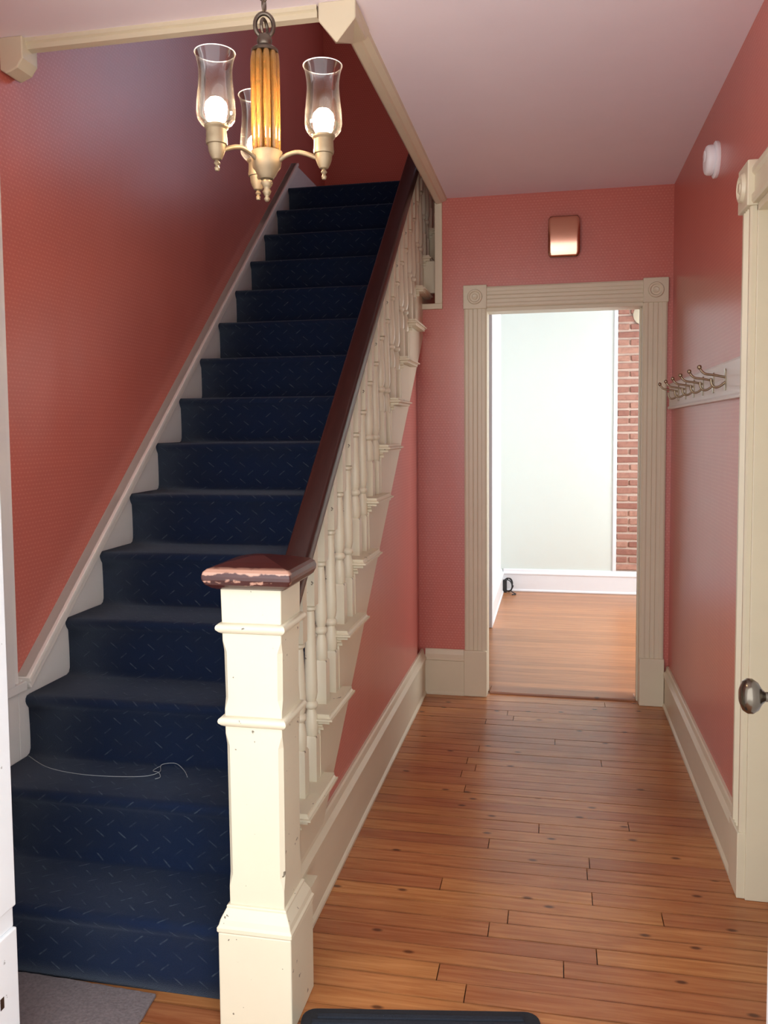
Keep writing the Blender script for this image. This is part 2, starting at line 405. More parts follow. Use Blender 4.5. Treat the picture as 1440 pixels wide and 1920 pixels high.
# side room behind right door, closed by its door leaf
# back room
struct('wall_back_room_left', B(((-.60, 4.62, -.1), (-.47, 7.60, 2.75))), 'white_trim', 'white side wall of the back room', 'wall')
BX0, BX1 = .533, 1.15
bm = B(((-.60, 7.55, -.1), (BX0, 7.70, 2.75)), ((BX1, 7.55, -.1), (2.5, 7.70, 2.75)), ((BX0, 7.60, -.1), (BX1, 7.70, 2.75)))
struct('wall_back_room_end', bm, 'mint_wall', 'pale mint wall seen through the doorway', 'wall')
struct('wall_back_room_right', B(((2.38, 4.62, -.1), (2.5, 7.60, 2.75))), 'mint_wall', 'mint window wall of the back room', 'wall')
struct('wall_back_room_near', B(((.80, 4.5, -.1), (2.5, 4.62, 2.75))), 'mint_wall', 'mint wall beside the back room doorway', 'wall')
struct('ceiling_back_room', B(((-.60, 4.62, 2.68), (2.5, 7.70, 2.75))), 'white_trim', 'white ceiling of the back room', 'ceiling')

# ---- baseboards
def bbprof(h, side, x):   # profile in plane (offset, z)
    k = h / .25
    p = [(0, 0), (.030, 0), (.030, .010), (.024, .018), (.022, .02), (.022, .188*k), (.029, .193*k), (.029, .204*k), (.017, .222*k), (.013, .243*k), (.009, h), (0, h)]
    return [(x + side * d, z) for d, z in p]
bm = NB(); prism(bm, bbprof(.25, 1, XS), 'Y', 2.02, YE - .022)
struct('baseboard_left', bm, 'cream', 'cream moulded baseboard below the stair wall', 'baseboard')
bm = NB(); prism(bm, bbprof(.215, -1, XR), 'Y', 2.78, YE - .025)
struct('baseboard_right', bm, 'cream', 'cream moulded baseboard on the coat rack wall', 'baseboard')
bm = NB(); prism(bm, bbprof(.25, -1, YE), 'X', XS + .022, -.475)
struct('baseboard_end', bm, 'cream', 'short cream baseboard beside the back doorway', 'baseboard')
bm = NB(); prism(bm, bbprof(.20, -1, 7.55), 'X', -.47 + .022, 1.6)
struct('baseboard_back_room', bm, 'white_trim', 'white baseboard under the mint wall and bricks', 'baseboard')
bm = NB(); prism(bm, bbprof(.20, 1, -.47), 'Y', 6.2, 7.528)
struct('baseboard_back_room_side', bm, 'white_trim', 'white baseboard on the back room side wall', 'baseboard')
struct('trim_1', B(((-.47, 6.08, 0), (-.44, 6.19, 2.3))), 'white_trim', 'white casing board on the back room side wall', 'trim', bevel=.004)
struct('trim_2', B(((.502, 7.538, .2), (.533, 7.56, 2.68))), 'white_trim', 'thin white edge strip between mint wall and bricks', 'trim', bevel=.003)

# window surrounds where the daylight enters the back room and the upstairs hall
w1 = empty('window_1', (2.38, 6.1, .65), 'white window surround in the back room', 'window', kind='structure')
for a, b in (((2.355, 5.05, .57), (2.385, 7.15, .645)), ((2.355, 5.05, 2.355), (2.385, 7.15, 2.43)), ((2.355, 5.05, .645), (2.385, 5.145, 2.355)), ((2.355, 7.055, .645), (2.385, 7.15, 2.355))):
    obj('window_casing', B((a, b)), 'white_trim', w1, bevel=.004)
w2 = empty('window_2', (.15, 6.2, 3.3), 'white window surround in the upstairs hall', 'window', kind='structure')
for a, b in (((-.48, 6.165, 3.22), (.78, 6.205, 3.295)), ((-.48, 6.165, 4.905), (.78, 6.205, 4.98)), ((-.48, 6.165, 3.295), (-.405, 6.205, 4.905)), ((.705, 6.165, 3.295), (.78, 6.205, 4.905))):
    obj('window_casing', B((a, b)), 'white_trim', w2, bevel=.004)

# ---- bricks of the exposed chimney
ch = struct('wall_chimney', B(((BX0, 7.566, .0), (BX1, 7.602, 2.68))), 'mortar', 'exposed brick chimney strip in the back room', 'chimney')
zc = .205; r = 0
while zc < 2.62:
    x = BX0 - (0.0 if r % 2 == 0 else .112) ; k = 0
    while x < BX1 - .03:
        ln = .205 if not (r % 7 == 6) else .098
        a, b = max(x, BX0 + .002), min(x + ln, BX1)
        if b - a > .03:
            bm = NB(); j = lambda: random.uniform(-.004, .004)
            v = box(bm, (a, 7.547, zc + .006), (b, 7.572, zc + .0535))
            for q in v: q.co.x += j(); q.co.z += j() * .8; q.co.y += j() * .6 if q.co.y < 7.56 else 0
            obj('brick', bm, 'brick', ch, bevel=.004, seg=1)
        x += ln + .015
    zc += .0675; r += 1

# ---- header trim, ceiling trims and drops around the stairwell
bm = NB(); prism(bm, [(YH - .012, ZC), (YH - .012, 2.668), (YH - .004, 2.663), (YH - .004, 2.648), (YH + .02, 2.645), (YH + .02, ZC)], 'X', XL, -.68)
struct('trim_3', bm, 'cream', 'cream moulding along the front edge of the stairwell ceiling opening', 'trim')
bm = NB(); prism(bm, [(-.566, ZC), (-.570, 2.668), (-.590, 2.660), (-.596, 2.652), (-.620, 2.648), (-.628, 2.655), (-.628, 2.95), (-.602, 2.95), (-.602, ZC)], 'Y', YH, YE - .005)
struct('trim_4', bm, 'cream', 'cream moulding running back along the side of the stairwell opening', 'trim')
bm = NB(); xa, xb, ya, yb, zt, zq, zp = -.672, -.562, YH - .022, YH + .17, ZC, 2.628, 2.562
V = lambda *p: bm.verts.new(p)
tl, tr_, sr_, mf, sl = V(xa, ya, zt), V(xb, ya, zt), V(xb, ya, zq), V((xa + xb) / 2 - .002, ya, zp), V(xa, ya, zq)
btl, btr, bsr, bmf, bsl = V(xa, yb, zt), V(xb, yb, zt), V(xb - .012, yb, zq + .022), V((xa + xb) / 2, yb, zq + .015), V(xa, yb, zq + .02)
for f in ((tl, tr_, sr_, mf, sl), (tr_, btr, bsr, sr_), (sr_, bsr, bmf, mf), (mf, bmf, bsl, sl), (sl, bsl, btl, tl), (btl, bsl, bmf, bsr, btr), (tl, btl, btr, tr_)): bm.faces.new(f)
struct('trim_5', bm, 'cream', 'pointed cream drop at the corner of the stairwell opening', 'trim', bevel=.0025, seg=1)
bm = NB(); prism(bm, [(XL, ZC), (-1.620, ZC), (-1.620, 2.612), (-1.640, 2.585), (-1.680, 2.570), (XL, 2.582)], 'Y', YH - .03, YH + .05)
struct('trim_6', bm, 'cream', 'small cream block ending the stairwell moulding against the tall wall', 'trim', bevel=.004)
# trims round the notch where the stairs pass the end wall
struct('trim_7', B(((-.632, YE - .016, 2.128), (-.592, YE + .004, ZC - .02))), 'cream', 'narrow upright cream strip beside the stair passage', 'trim', bevel=.003)
struct('trim_8', B(((-.72, YE - .016, 2.098), (-.592, YE + .004, 2.128))), 'cream', 'short cream ledge strip under the stair passage', 'trim', bevel=.003)

# ---- door 1: doorway to the back room
CY = YE - .022
def casing_y(parent, x0, x1, z0, z1, vertical=True):
    # fluted casing board facing -Y
    bm = NB(); n = 3
    if vertical:
        W = x1 - x0; pr = [(x0, YE + .002), (x0, CY + .004), (x0 + .008, CY), (x0 + .02, CY)]
        for k in range(n):
            a = x0 + .024 + (W - .048) * k / n; b = x0 + .024 + (W - .048) * (k + 1) / n
            pr += [(a + .003, CY + .0025), (b - .003, CY + .0025), (b, CY)]
        pr += [(x1 - .008, CY), (x1, CY + .004), (x1, YE + .002)]
        prism(bm, pr, 'Z', z0, z1)
    else:
        H = z1 - z0; pr = [(YE + .002, z0), (CY + .004, z0), (CY, z0 + .008), (CY, z0 + .02)]
        for k in range(n):
            a = z0 + .024 + (H - .048) * k / n; b = z0 + .024 + (H - .048) * (k + 1) / n
            pr += [(CY + .0025, a + .003), (CY + .0025, b - .003), (CY, b)]
        pr += [(CY, z1 - .008), (CY + .004, z1), (YE + .002, z1)]
        prism(bm, pr, 'X', x0, x1)
    return bm
d1 = empty('door_1', ((OX0 + OX1) / 2, YE, 0), 'cream fluted door surround leading to the bright back room', 'door frame', kind='structure')
cw = .118
obj('side_casing', casing_y(d1, OX0 - cw, OX0, .25, 2.09), 'cream', d1)
obj('side_casing', casing_y(d1, OX1, OX1 + cw, .25, 2.09), 'cream', d1)
obj('head_casing', casing_y(d1, OX0, OX1, 2.095, 2.205, False), 'cream', d1)
for cx in (OX0 - cw / 2 - .001, OX1 + cw / 2 + .001):
    cb = obj('corner_block', B(((cx - .062, CY - .008, 2.09), (cx + .062, YE + .002, 2.214))), 'cream', d1, bevel=.003)
    bm = NB(); R = Matrix.Rotation(PI / 2, 3, 'X')
    lathe(bm, [(.0015, .004), (.012, .006), (.017, .002), (.024, .002), (.030, .008), (.036, .008), (.040, .0)], 24, (cx, CY - .009, 2.152), R)
    obj('rosette', bm, 'cream', cb, smooth='auto')
    obj('plinth_block', B(((cx - .062, CY - .012, 0), (cx + .062, YE + .002, .252))), 'cream', d1, bevel=.004)
for x0, x1 in ((OX0 - .014, OX0 + .003), (OX1 - .003, OX1 + .014)):
    obj('jamb', B(((x0, YE - .01, 0), (x1, 4.63, OZ + .01))), 'cream', d1, bevel=.002)
obj('head_jamb', B(((OX0, YE - .01, OZ - .004), (OX1, 4.63, OZ + .016))), 'cream', d1, bevel=.002)
obj('door_stop', B(((OX1 - .011, 4.555, 0), (OX1 - .002, 4.59, OZ - .004))), 'cream', d1, bevel=.002)
struct('trim_9', B(((OX0 + .01, 4.545, -.014), (OX1 - .01, 4.66, .010))), 'saddle_wood', 'worn wooden threshold strip under the back doorway', 'threshold', bevel=.006)

# ---- door 2: cream doorway in the right wall
CX = XR - .026
d2 = empty('door_2', (XR, (DY0 + DY1) / 2, 0), 'cream doorway surround in the wall beside the coat rack', 'door frame', kind='structure')
def casing_x(y0, y1, z0, z1):
    W = y1 - y0; bm = NB()
    pr = [(XR + .002, y0), (CX + .006, y0), (CX, y0 + .006), (CX, y0 + .018)]
    for k in range(3):
        a = y0 + .022 + (W - .044) * k / 3; b = y0 + .022 + (W - .044) * (k + 1) / 3
        pr += [(CX + .006, a + .003), (CX + .006, b - .003), (CX, b)]
    pr += [(CX, y1 - .006), (CX + .006, y1), (XR + .002, y1)]
    prism(bm, pr, 'Z', z0, z1); return bm
obj('side_casing', casing_x(DY1, DY1 + .112, .205, 2.10), 'cream', d2)
obj('side_casing', casing_x(DY0 - .112, DY0, .205, 2.10), 'cream', d2)
bm = NB(); prism(bm, [(XR + .002, 2.105), (CX + .004, 2.105), (CX, 2.113), (CX, 2.13), (CX + .008, 2.138), (CX + .008, 2.185), (CX, 2.193), (CX, 2.205), (CX + .004, 2.213), (XR + .002, 2.213)], 'Y', DY0, DY1)
obj('head_casing', bm, 'cream', d2)
for cy in (DY0 - .056, DY1 + .056):
    cb = obj('corner_block', B(((CX - .012, cy - .064, 2.10), (XR + .002, cy + .064, 2.232))), 'cream', d2, bevel=.004)
    bm = NB(); R = Matrix.Rotation(-PI / 2, 3, 'Y')
    lathe(bm, [(.0015, .012), (.014, .012), (.018, .004), (.026, .004), (.032, .012), (.040, .010), (.044, 0)], 24, (CX - .012, cy, 2.166), R)
    obj('rosette', bm, 'cream', cb, smooth='auto')
    obj('plinth_block', B(((CX - .006, cy - .06, 0), (XR + .002, cy + .06, .208))), 'cream', d2, bevel=.003)
for y0, y1 in ((DY0 - .01, DY0 + .012), (DY1 - .012, DY1 + .01)):
    obj('jamb', B(((XR - .008, y0, 0), (.80, y1, DZ + .01))), 'cream', d2, bevel=.002)
obj('head_jamb', B(((XR - .008, DY0, DZ - .012), (.80, DY1, DZ + .01))), 'cream', d2, bevel=.002)
bm = B(((.628, DY1 - .0145, 1.165), (.652, DY1 - .011, 1.212)), ((.628, DY1 - .0145, 1.115), (.652, DY1 - .011, 1.158)))
tag(obj('strike_plate', bm, 'bronze_dark', d2), 'dark metal strike plate')
obj('door_leaf', B(((.755, DY0 + .012, .01), (.795, DY1 - .012, DZ - .012))), 'cream', d2, bevel=.003)
struct('trim_10', B(((.645, DY0 + .012, -.01), (.80, DY1 - .012, .014))), 'saddle_wood', 'dark wooden threshold in the side doorway', 'threshold', bevel=.005)

# ---- doors 3 and 4: open entrance leaves
def leaf(name, x0, x1, face, label, y0=.85, y1=1.6, H=2.44):
    # x0..x1 thickness; face = +1 when the visible face looks towards +X
    r_ = empty(name, ((x0 + x1) / 2, (y0 + y1) / 2, .015), label, 'door', kind='structure')
    st = .115
    for a, b in ((y0, y0 + st), (y1 - st, y1)):
        if face > 0:   # this leaf has a deep groove cut across its stiles
            obj('stile', B(((x0, a, .015), (x1, b, .352)), ((x0, a, .352), (x1 - .008, b, .402)), ((x0, a, .402), (x1, b, H))), 'door_white', r_, bevel=.003)
        else:
            obj('stile', B(((x0, a, .015), (x1, b, H))), 'door_white', r_, bevel=.003)
    rails = [(.015, .335), (.86, 1.02), (H - .13, H)]
    for a, b in rails:
        obj('rail', B(((x0, y0 + st, a), (x1, y1 - st, b))), 'door_white', r_, bevel=.003)
    xm = (x0 + x1) / 2
    for a, b in ((.335, .86), (1.02, H - .13)):
        obj('panel', B(((xm - .007, y0 + st - .004, a - .004), (xm + .007, y1 - st + .004, b + .004))), 'door_white', r_)
    return r_
lf = leaf('door_3', -1.217, -1.172, 1, 'white chipped entrance door leaf standing open beside the grey rug')
obj('latch_hole', B(((-1.1725, 1.535, .20), (-1.171, 1.547, .225))), 'bronze_dark', lf)
rf = leaf('door_4', .390, .435, -1, 'white entrance door leaf with a dark oval knob, open by the side doorway')
bm = NB(); R = Matrix.Rotation(-PI / 2, 3, 'Y')
lathe(bm, [(.026, 0), (.026, .003), (.014, .006), (.009, .010), (.0085, .026), (.013, .032), (.022, .038), (.0275, .047), (.0275, .055), (.023, .063), (.012, .068), (.002, .069)], 28, (.390, 1.545, .978), R)
for v in bm.verts:
    if v.co.x < .360: v.co.z = .978 + (v.co.z - .978) * 1.12
kn = obj('knob', bm, 'knob_bronze', rf, smooth='auto'); tag(kn, 'dark bronze oval door knob')

d5 = empty('door_5', ((FX0 + FX1) / 2, .78, 0), 'white frame around the open entrance doors', 'door frame', kind='structure')
for x0, x1 in ((FX0 - .02, FX0 + .02), (FX1 - .02 + .04, FX1 + .06)):
    obj('jamb', B(((x0, .71, 0), (x1, .85, 2.52))), 'door_white', d5, bevel=.003)
obj('head_jamb', B(((FX0 + .02, .71, 2.46), (FX1 + .02, .85, 2.52))), 'door_white', d5, bevel=.003)
struct('trim_12', B(((FX0 + .02, .68, -.05), (FX1 + .02, .80, .012))), 'saddle_wood', 'worn wooden sill under the entrance doors', 'threshold', bevel=.005)

# ================================================================== STAIRCASE
sc = empty('staircase', (-1.19, 2.0, 0), 'straight flight of cream painted wooden stairs under blue carpet', 'staircase')
XT = -.655
for n in range(1, 16):
    zt = n * RISE - .012; yn = nose(n) + .018
    if n < 15:
        bm = B(((-1.68, yn, zt - .030), (XT, yn + RUN + .062, zt)))
        bm.edges.ensure_lookup_table()
        es = [e for e in bm.edges if (all(abs(v.co.y - yn) < 1e-4 for v in e.verts) and abs(e.verts[0].co.z - e.verts[1].co.z) < 1e-4) or (all(abs(v.co.x - XT) < 1e-4 for v in e.verts) and abs(e.verts[0].co.z - e.verts[1].co.z) < 1e-4)]
        bmesh.ops.bevel(bm, geom=es, offset=.012, segments=3, affect='EDGES')
        if n == 1:   # first tread stops behind the newel
            bmesh.ops.delete(bm, geom=[], context='VERTS')
        obj('tread', bm, 'cream_chipped', sc) if n > 1 else obj('tread', B(((-1.68, yn, zt - .03), (-.80, yn + RUN + .06, zt)), ((-.80, 2.03, zt - .03), (XT, yn + RUN + .062, zt))), 'cream_chipped', sc)
    zb = (n - 1) * RISE - (.012 if n > 1 else 0)
    xr = (-.70 if n < 12 else -.637) if n > 1 else -.80
    obj('riser', B(((-1.68, yn + .026, zb), (xr, yn + .046, zt - .030))), 'cream', sc)
    if n > 1:
        bm = NB(); prism(bm, [(yn + .026, zt - .031), (yn + .008, zt - .031), (yn + .011, zt - .038), (yn + .020, zt - .044), (yn + .022, zt - .052), (yn + .026, zt - .054)], 'X', -.76, -.688)
        obj('scotia', bm, 'cream', sc)
# outer stringer, sawtooth top
pts = [(2.03, 0.001), (2.16, 0.001)]
pts += [(4.53, zlow(4.53)), (5.20, 1.98)]
top = []
for n in range(1, 15):
    zt = n * RISE - .012 - .031; ya = nose(n) + .018 + .045; yb = nose(n + 1) + .018 + .045
    if n == 1: ya = 2.03
    top += [(ya, zt), (yb, zt)]
bm = NB(); prism(bm, pts + [(5.20, top[-1][1])] + [(min(a, 5.199 - .0001 * i), b) for i, (a, b) in enumerate(reversed(top))], 'X', -.735, -.700)
obj('stringer', bm, 'cream', sc)
# wall skirt with cap
zs = lambda y: .655 + SL * (y - 2.347)
Y2 = 5.369
bm = NB(); prism(bm, [(2.347, .60), (2.347, 0.02), (2.6, .02), (5.6, zs(5.6) - .72), (6.19, 2.99), (6.19, zs(Y2)), (Y2, zs(Y2)), (2.347, zs(2.347) - .012)], 'X', XL, -1.681)
obj('wall_skirt', bm, 'skirt_white', sc)
bm = NB(); prism(bm, [(2.36, zs(2.36)), (Y2, zs(Y2)), (Y2 + .03, zs(Y2) - .034), (2.385, zs(2.385) - .062)], 'X', XL, -1.660)
prism(bm, [(2.36, zs(2.36)), (Y2, zs(Y2)), (Y2 + .015, zs(Y2) - .012), (2.37, zs(2.37) - .026)], 'X', XL, -1.650)
obj('skirt_cap', bm, 'skirt_cap', sc, bevel=.003)
# low panel and casing on the left wall by the foot of the stairs
bm = B(((XL, 1.0, 0), (-1.682, 2.345, .625)), ((XL, 1.0, .622), (-1.668, 2.375, .652)))
struct('baseboard_stair_foot', bm, 'skirt_white', 'tall white base panel with cap beside the lowest steps', 'baseboard', bevel=.003)
bm = NB(); prism(bm, [(XL, 2.20), (-1.672, 2.20), (-1.668, 2.21), (-1.668, 2.312), (-1.682, 2.318), (-1.680, 2.345), (XL, 2.347)], 'Z', .652, 2.35)
struct('trim_11', bm, 'skirt_white', 'upright white casing board on the tall wall by the lowest steps', 'trim')

# ---- carpet
prof = []
for n in range(1, 16):
    z0, z1 = (n - 1) * RISE, n * RISE; yn = nose(n)
    yr = yn + .020
    if n == 1: prof.append((yr + .004, .002))
    else: prof += [(yr - .022, z0 + .0008), (yr - .008, z0 + .006), (yr - .001, z0 + .020)]
    prof += [(yr, z0 + .05), (yr - .001, z0 + .10), (yr - .004, z1 - .045), (yn + .006, z1 - .032), (yn + .0008, z1 - .02), (yn + .002, z1 - .010), (yn + .009, z1 - .0025), (yn + .022, z1), (yn + .08, z1), (yn + .14, z1 + .0005)]
prof += [(5.5, 15 * RISE), (6.19, 15 * RISE)]
bm = NB(); uvl = bm.loops.layers.uv.new('UVMap')
xs = [-1.679, -1.4, -1.1, -.800]
L = [0]
for a, b in zip(prof, prof[1:]): L.append(L[-1] + math.hypot(b[0] - a[0], b[1] - a[1]))
grid = [[bm.verts.new((x, y_, z_)) for x in xs] for y_, z_ in prof]
for i in range(len(prof) - 1):
    for k in range(3):
        f = bm.faces.new((grid[i][k], grid[i][k+1], grid[i+1][k+1], grid[i+1][k]))
        for lp, (uu, vv) in zip(f.loops, ((xs[k], L[i]), (xs[k+1], L[i]), (xs[k+1], L[i+1]), (xs[k], L[i+1]))): lp[uvl].uv = (uu, vv)
carpet = obj('stair_carpet', bm, 'carpet', smooth=True)
so = carpet.modifiers.new('thick', 'SOLIDIFY'); so.thickness = .010; so.offset = -1
tag(carpet, 'navy blue stair carpet with small pale diagonal dashes', 'carpet')

# ---- newel post
NX, NY = -.703, 1.928
nw = empty('newel_post', (NX, NY, 0), 'square cream newel post with mahogany cap at the stair foot', 'newel post')
bm = NB(); sqlathe(bm, [(.0925, 0), (.0925, .238)], (NX, NY, 0)); obj('base_block', bm, 'cream_chipped', nw, bevel=.004)
bm = NB(); sqlathe(bm, [(.0925, .238), (.095, .240), (.095, .250), (.091, .256), (.088, .268), (.080, .284), (.076, .292), (.076, .298), (.071, .300)], (NX, NY, 0)); obj('base_moulding', bm, 'cream_chipped', nw, bevel=.0015, seg=1)
bm = NB(); rings = []
for hw, c_, z_ in ((.0695, .0015, .295), (.0697, .0015, .345), (.0700, .010, .375), (.0712, .010, .695), (.0714, .0015, .725), (.0718, .0015, .785), (.0720, .010, .812), (.0732, .010, .925), (.0735, .0015, .952), (.0742, .0015, 1.0), (.0755, .0015, 1.082)):
    q = hw - c_
    rings.append([bm.verts.new((NX + a_, NY + b_, z_)) for a_, b_ in ((-q, -hw), (q, -hw), (hw, -q), (hw, q), (q, hw), (-q, hw), (-hw, q), (-hw, -q))])
for r0, r1 in zip(rings, rings[1:]):
    for k in range(8): bm.faces.new((r0[k], r0[(k+1) % 8], r1[(k+1) % 8], r1[k]))
bm.faces.new(rings[0][::-1]); bm.faces.new(rings[-1])
obj('shaft', bm, 'cream_chipped', nw)
for zb in (.757, .984):
    bm = NB(); rr = .073 if zb < .9 else .0745
    sqlathe(bm, [(rr, zb - .014), (rr + .006, zb - .010), (rr + .0115, zb - .004), (rr + .0125, zb + .001), (rr + .011, zb + .006), (rr + .005, zb + .011), (rr, zb + .012)], (NX, NY, 0)); obj('bead', bm, 'cream_chipped', nw, smooth='auto')
bm = NB(); sqlathe(bm, [(.082, 0), (.094, .006), (.104, .014), (.1095, .026), (.110, .034), (.107, .044), (.100, .050), (.060, .062), (.015, .072), (.004, .073)])
cp = obj('cap', bm, 'worn_mahogany', nw, bevel=.004, seg=3); cp.location = (0, 0, 1.078)
tag(cp, 'dark mahogany cap with worn pale edges')

# ---- railing
rl = empty('stair_railing', (-.722, 2.1, 0), 'sloping mahogany handrail on slim cream turned balusters', 'stair railing')
RX = -.724
ra, rb = 2.003, 5.15
zrail = lambda y: 1.151 + .845 * (y - 2.341)       # top of rail
prof = [(-.020, -.082), (.020, -.082), (.022, -.064), (.031, -.056), (.036, -.044), (.036, -.010), (.031, -.002), (.026, .0), (-.026, .0), (-.031, -.002), (-.036, -.010), (-.036, -.044), (-.031, -.056), (-.022, -.064)]
prof = [(a, b * 1.30) for a, b in prof]           # measured vertically on the slope
bm = NB(); A = [bm.verts.new((RX + a, ra, zrail(ra) + b)) for a, b in prof]; Bv = [bm.verts.new((RX + a, rb, zrail(rb) + b)) for a, b in prof]
for i in range(len(prof)): bm.faces.new((A[i], A[(i+1) % len(prof)], Bv[(i+1) % len(prof)], Bv[i]))
bm.faces.new(A); bm.faces.new(Bv[::-1])
tag(obj('handrail', bm, 'mahogany', rl, smooth='auto'), 'dark mahogany handrail')
def baluster_mesh(Ltot, vase_top):
    bm = NB(); h = .0205
    sq = Ltot
    sqlathe(bm, [(h, 0), (h, .132), (h * .86, .138)])
    lathe(bm, [(q * 1.17, zz) for q, zz in [(.0145, .136), (.0172, .146), (.0175, .17), (.0165, .195), (.0125, .212), (.0110, .219), (.0165, .224), (.0180, .231), (.0165, .238), (.0120, .243), (.0145, .252), (.0175, .27), (.0172, .30), (.0125, vase_top - .02), (.0115, vase_top - .006), (.0165, vase_top), (.0165, vase_top + .008), (.012, vase_top + .014)]], 12)
    # raked top follows the rail
    t0 = vase_top + .013
    v = [bm.verts.new((sx * h, sy * h, t0)) for sx, sy in ((-1,-1),(1,-1),(1,1),(-1,1))]
    t = [bm.verts.new((sx * h, sy * h, Ltot + sy * h * .845)) for sx, sy in ((-1,-1),(1,-1),(1,1),(-1,1))]
    for k in range(4): bm.faces.new((v[k], v[(k+1) % 4], t[(k+1) % 4], t[k]))
    bm.faces.new(v[::-1]); bm.faces.new(t)
    bmesh.ops.recalc_face_normals(bm, faces=bm.faces)
    me = bpy.data.meshes.new('baluster'); bm.to_mesh(me); bm.free(); me.materials.append(MATS['cream_chipped'])
    me.shade_smooth()
    return me
ME = {}
for n in range(1, 14):
    for k, dy in enumerate((.115, .234)):
        yb = nose(n) + .029 + dy
        if yb < 2.06: continue
        z0 = n * RISE - .012
        Lt = zrail(yb) - .104 - z0
        key = k
        if key not in ME: ME[key] = baluster_mesh(Lt, .44 if k == 0 else .525)
        o = bpy.data.objects.new('baluster', ME[key]); C.objects.link(o); o.parent = rl
        o.location = Vector((-.722, yb, z0)) - Vector(rl.location)
        e = o.modifiers.new('split', 'EDGE_SPLIT'); e.split_angle = math.radians(40)

# ================================================================== CHANDELIER
CX0, CY0 = -.592, 1.70
cd = empty('chandelier', (CX0, CY0, ZC), 'three-light brass chandelier with clear glass shades and ribbed amber column on a chain', 'chandelier')
phi = math.radians(-9); az = math.atan2(CX0, CY0)   # view azimuth
back = Vector((math.sin(az + phi), math.cos(az + phi), 0))
bm = NB(); lathe(bm, [(.055, 0), (.055, -.008), (.04, -.022), (.012, -.03), (.006, -.04)], 28, (CX0, CY0, ZC - .0005)); obj('canopy', bm, 'bronze_dark', cd, smooth='auto')
# chain links
z = ZC - .045; k = 0
while z > 2.335:
    bm = NB(); pts = []
    for i in range(16):
        t = 2 * PI * i / 16; a, b = .0090 * math.cos(t), .0145 * math.sin(t)
        pts.append((CX0 + (a if k % 2 == 0 else 0), CY0 + (0 if k % 2 == 0 else a), z - .0135 + b))
    tube(bm, pts, .0025, 6, True); obj('chain_link', bm, 'bronze_dark', cd, smooth=True)
    z -= .0225; k += 1
bm = NB(); cv = Vector((math.cos(az), -math.sin(az), 0))
pts = []
for i in range(24):
    t = 2 * PI * i / 24; pts.append(Vector((CX0, CY0, 2.288)) + cv * .019 * math.cos(t) + Vector((0, 0, 1)) * .024 * math.sin(t))
tube(bm, pts, .0046, 8, True); lo_ = obj('loop', bm, 'bronze_dark', cd, smooth=True)
bm = NB(); tube(bm, [Vector((CX0, CY0, 2.284)) + Vector((math.sin(az), math.cos(az), 0)) * .012 * math.cos(2*PI*i/16) + cv * .006 * math.cos(2*PI*i/16) + Vector((0, 0, .016 * math.sin(2*PI*i/16))) for i in range(16)], .0036, 8, True); obj('hook_eye', bm, 'bronze_dark', lo_, smooth=True)
bm = NB(); lathe(bm, [(.004, 2.272), (.012, 2.268), (.016, 2.258), (.014, 2.248), (.020, 2.244), (.028, 2.238), (.028, 2.232), (.01, 2.23)], 24, (CX0, CY0, 0)); obj('collar', bm, 'bronze_dark', cd, smooth='auto')
bm = NB(); lathe(bm, [(.010, 2.03), (.010, 2.235)], 16, (CX0, CY0, 0)); obj('core_tube', bm, 'brass_antique', cd, smooth='auto')
NR = 10
for i in range(NR):
    t = 2 * PI * i / NR + .15; bm = NB()
    lathe(bm, [(.002, 2.030), (.0066, 2.034), (.0074, 2.06), (.0074, 2.21), (.0062, 2.228), (.002, 2.236)], 10, (CX0 + .0235 * math.cos(t), CY0 + .0235 * math.sin(t), 0)); obj('glass_rod', bm, 'amber_glass', cd, smooth=True)
bm = NB(); lathe(bm, [(.001, 1.975), (.014, 1.977), (.020, 1.985), (.024, 1.994), (.029, 2.000), (.031, 2.012), (.032, 2.026), (.034, 2.031), (.026, 2.034), (.004, 2.034)], 32, (CX0, CY0, 0)); obj('hub', bm, 'brass_antique', cd, smooth='auto')
bm = NB(); lathe(bm, [(.001, 1.930), (.004, 1.931), (.0065, 1.936), (.004, 1.941), (.006, 1.944), (.0095, 1.951), (.006, 1.957), (.008, 1.960), (.013, 1.968), (.010, 1.975), (.004, 1.978)], 20, (CX0, CY0, 0)); obj('finial', bm, 'brass_antique', cd, smooth=True)
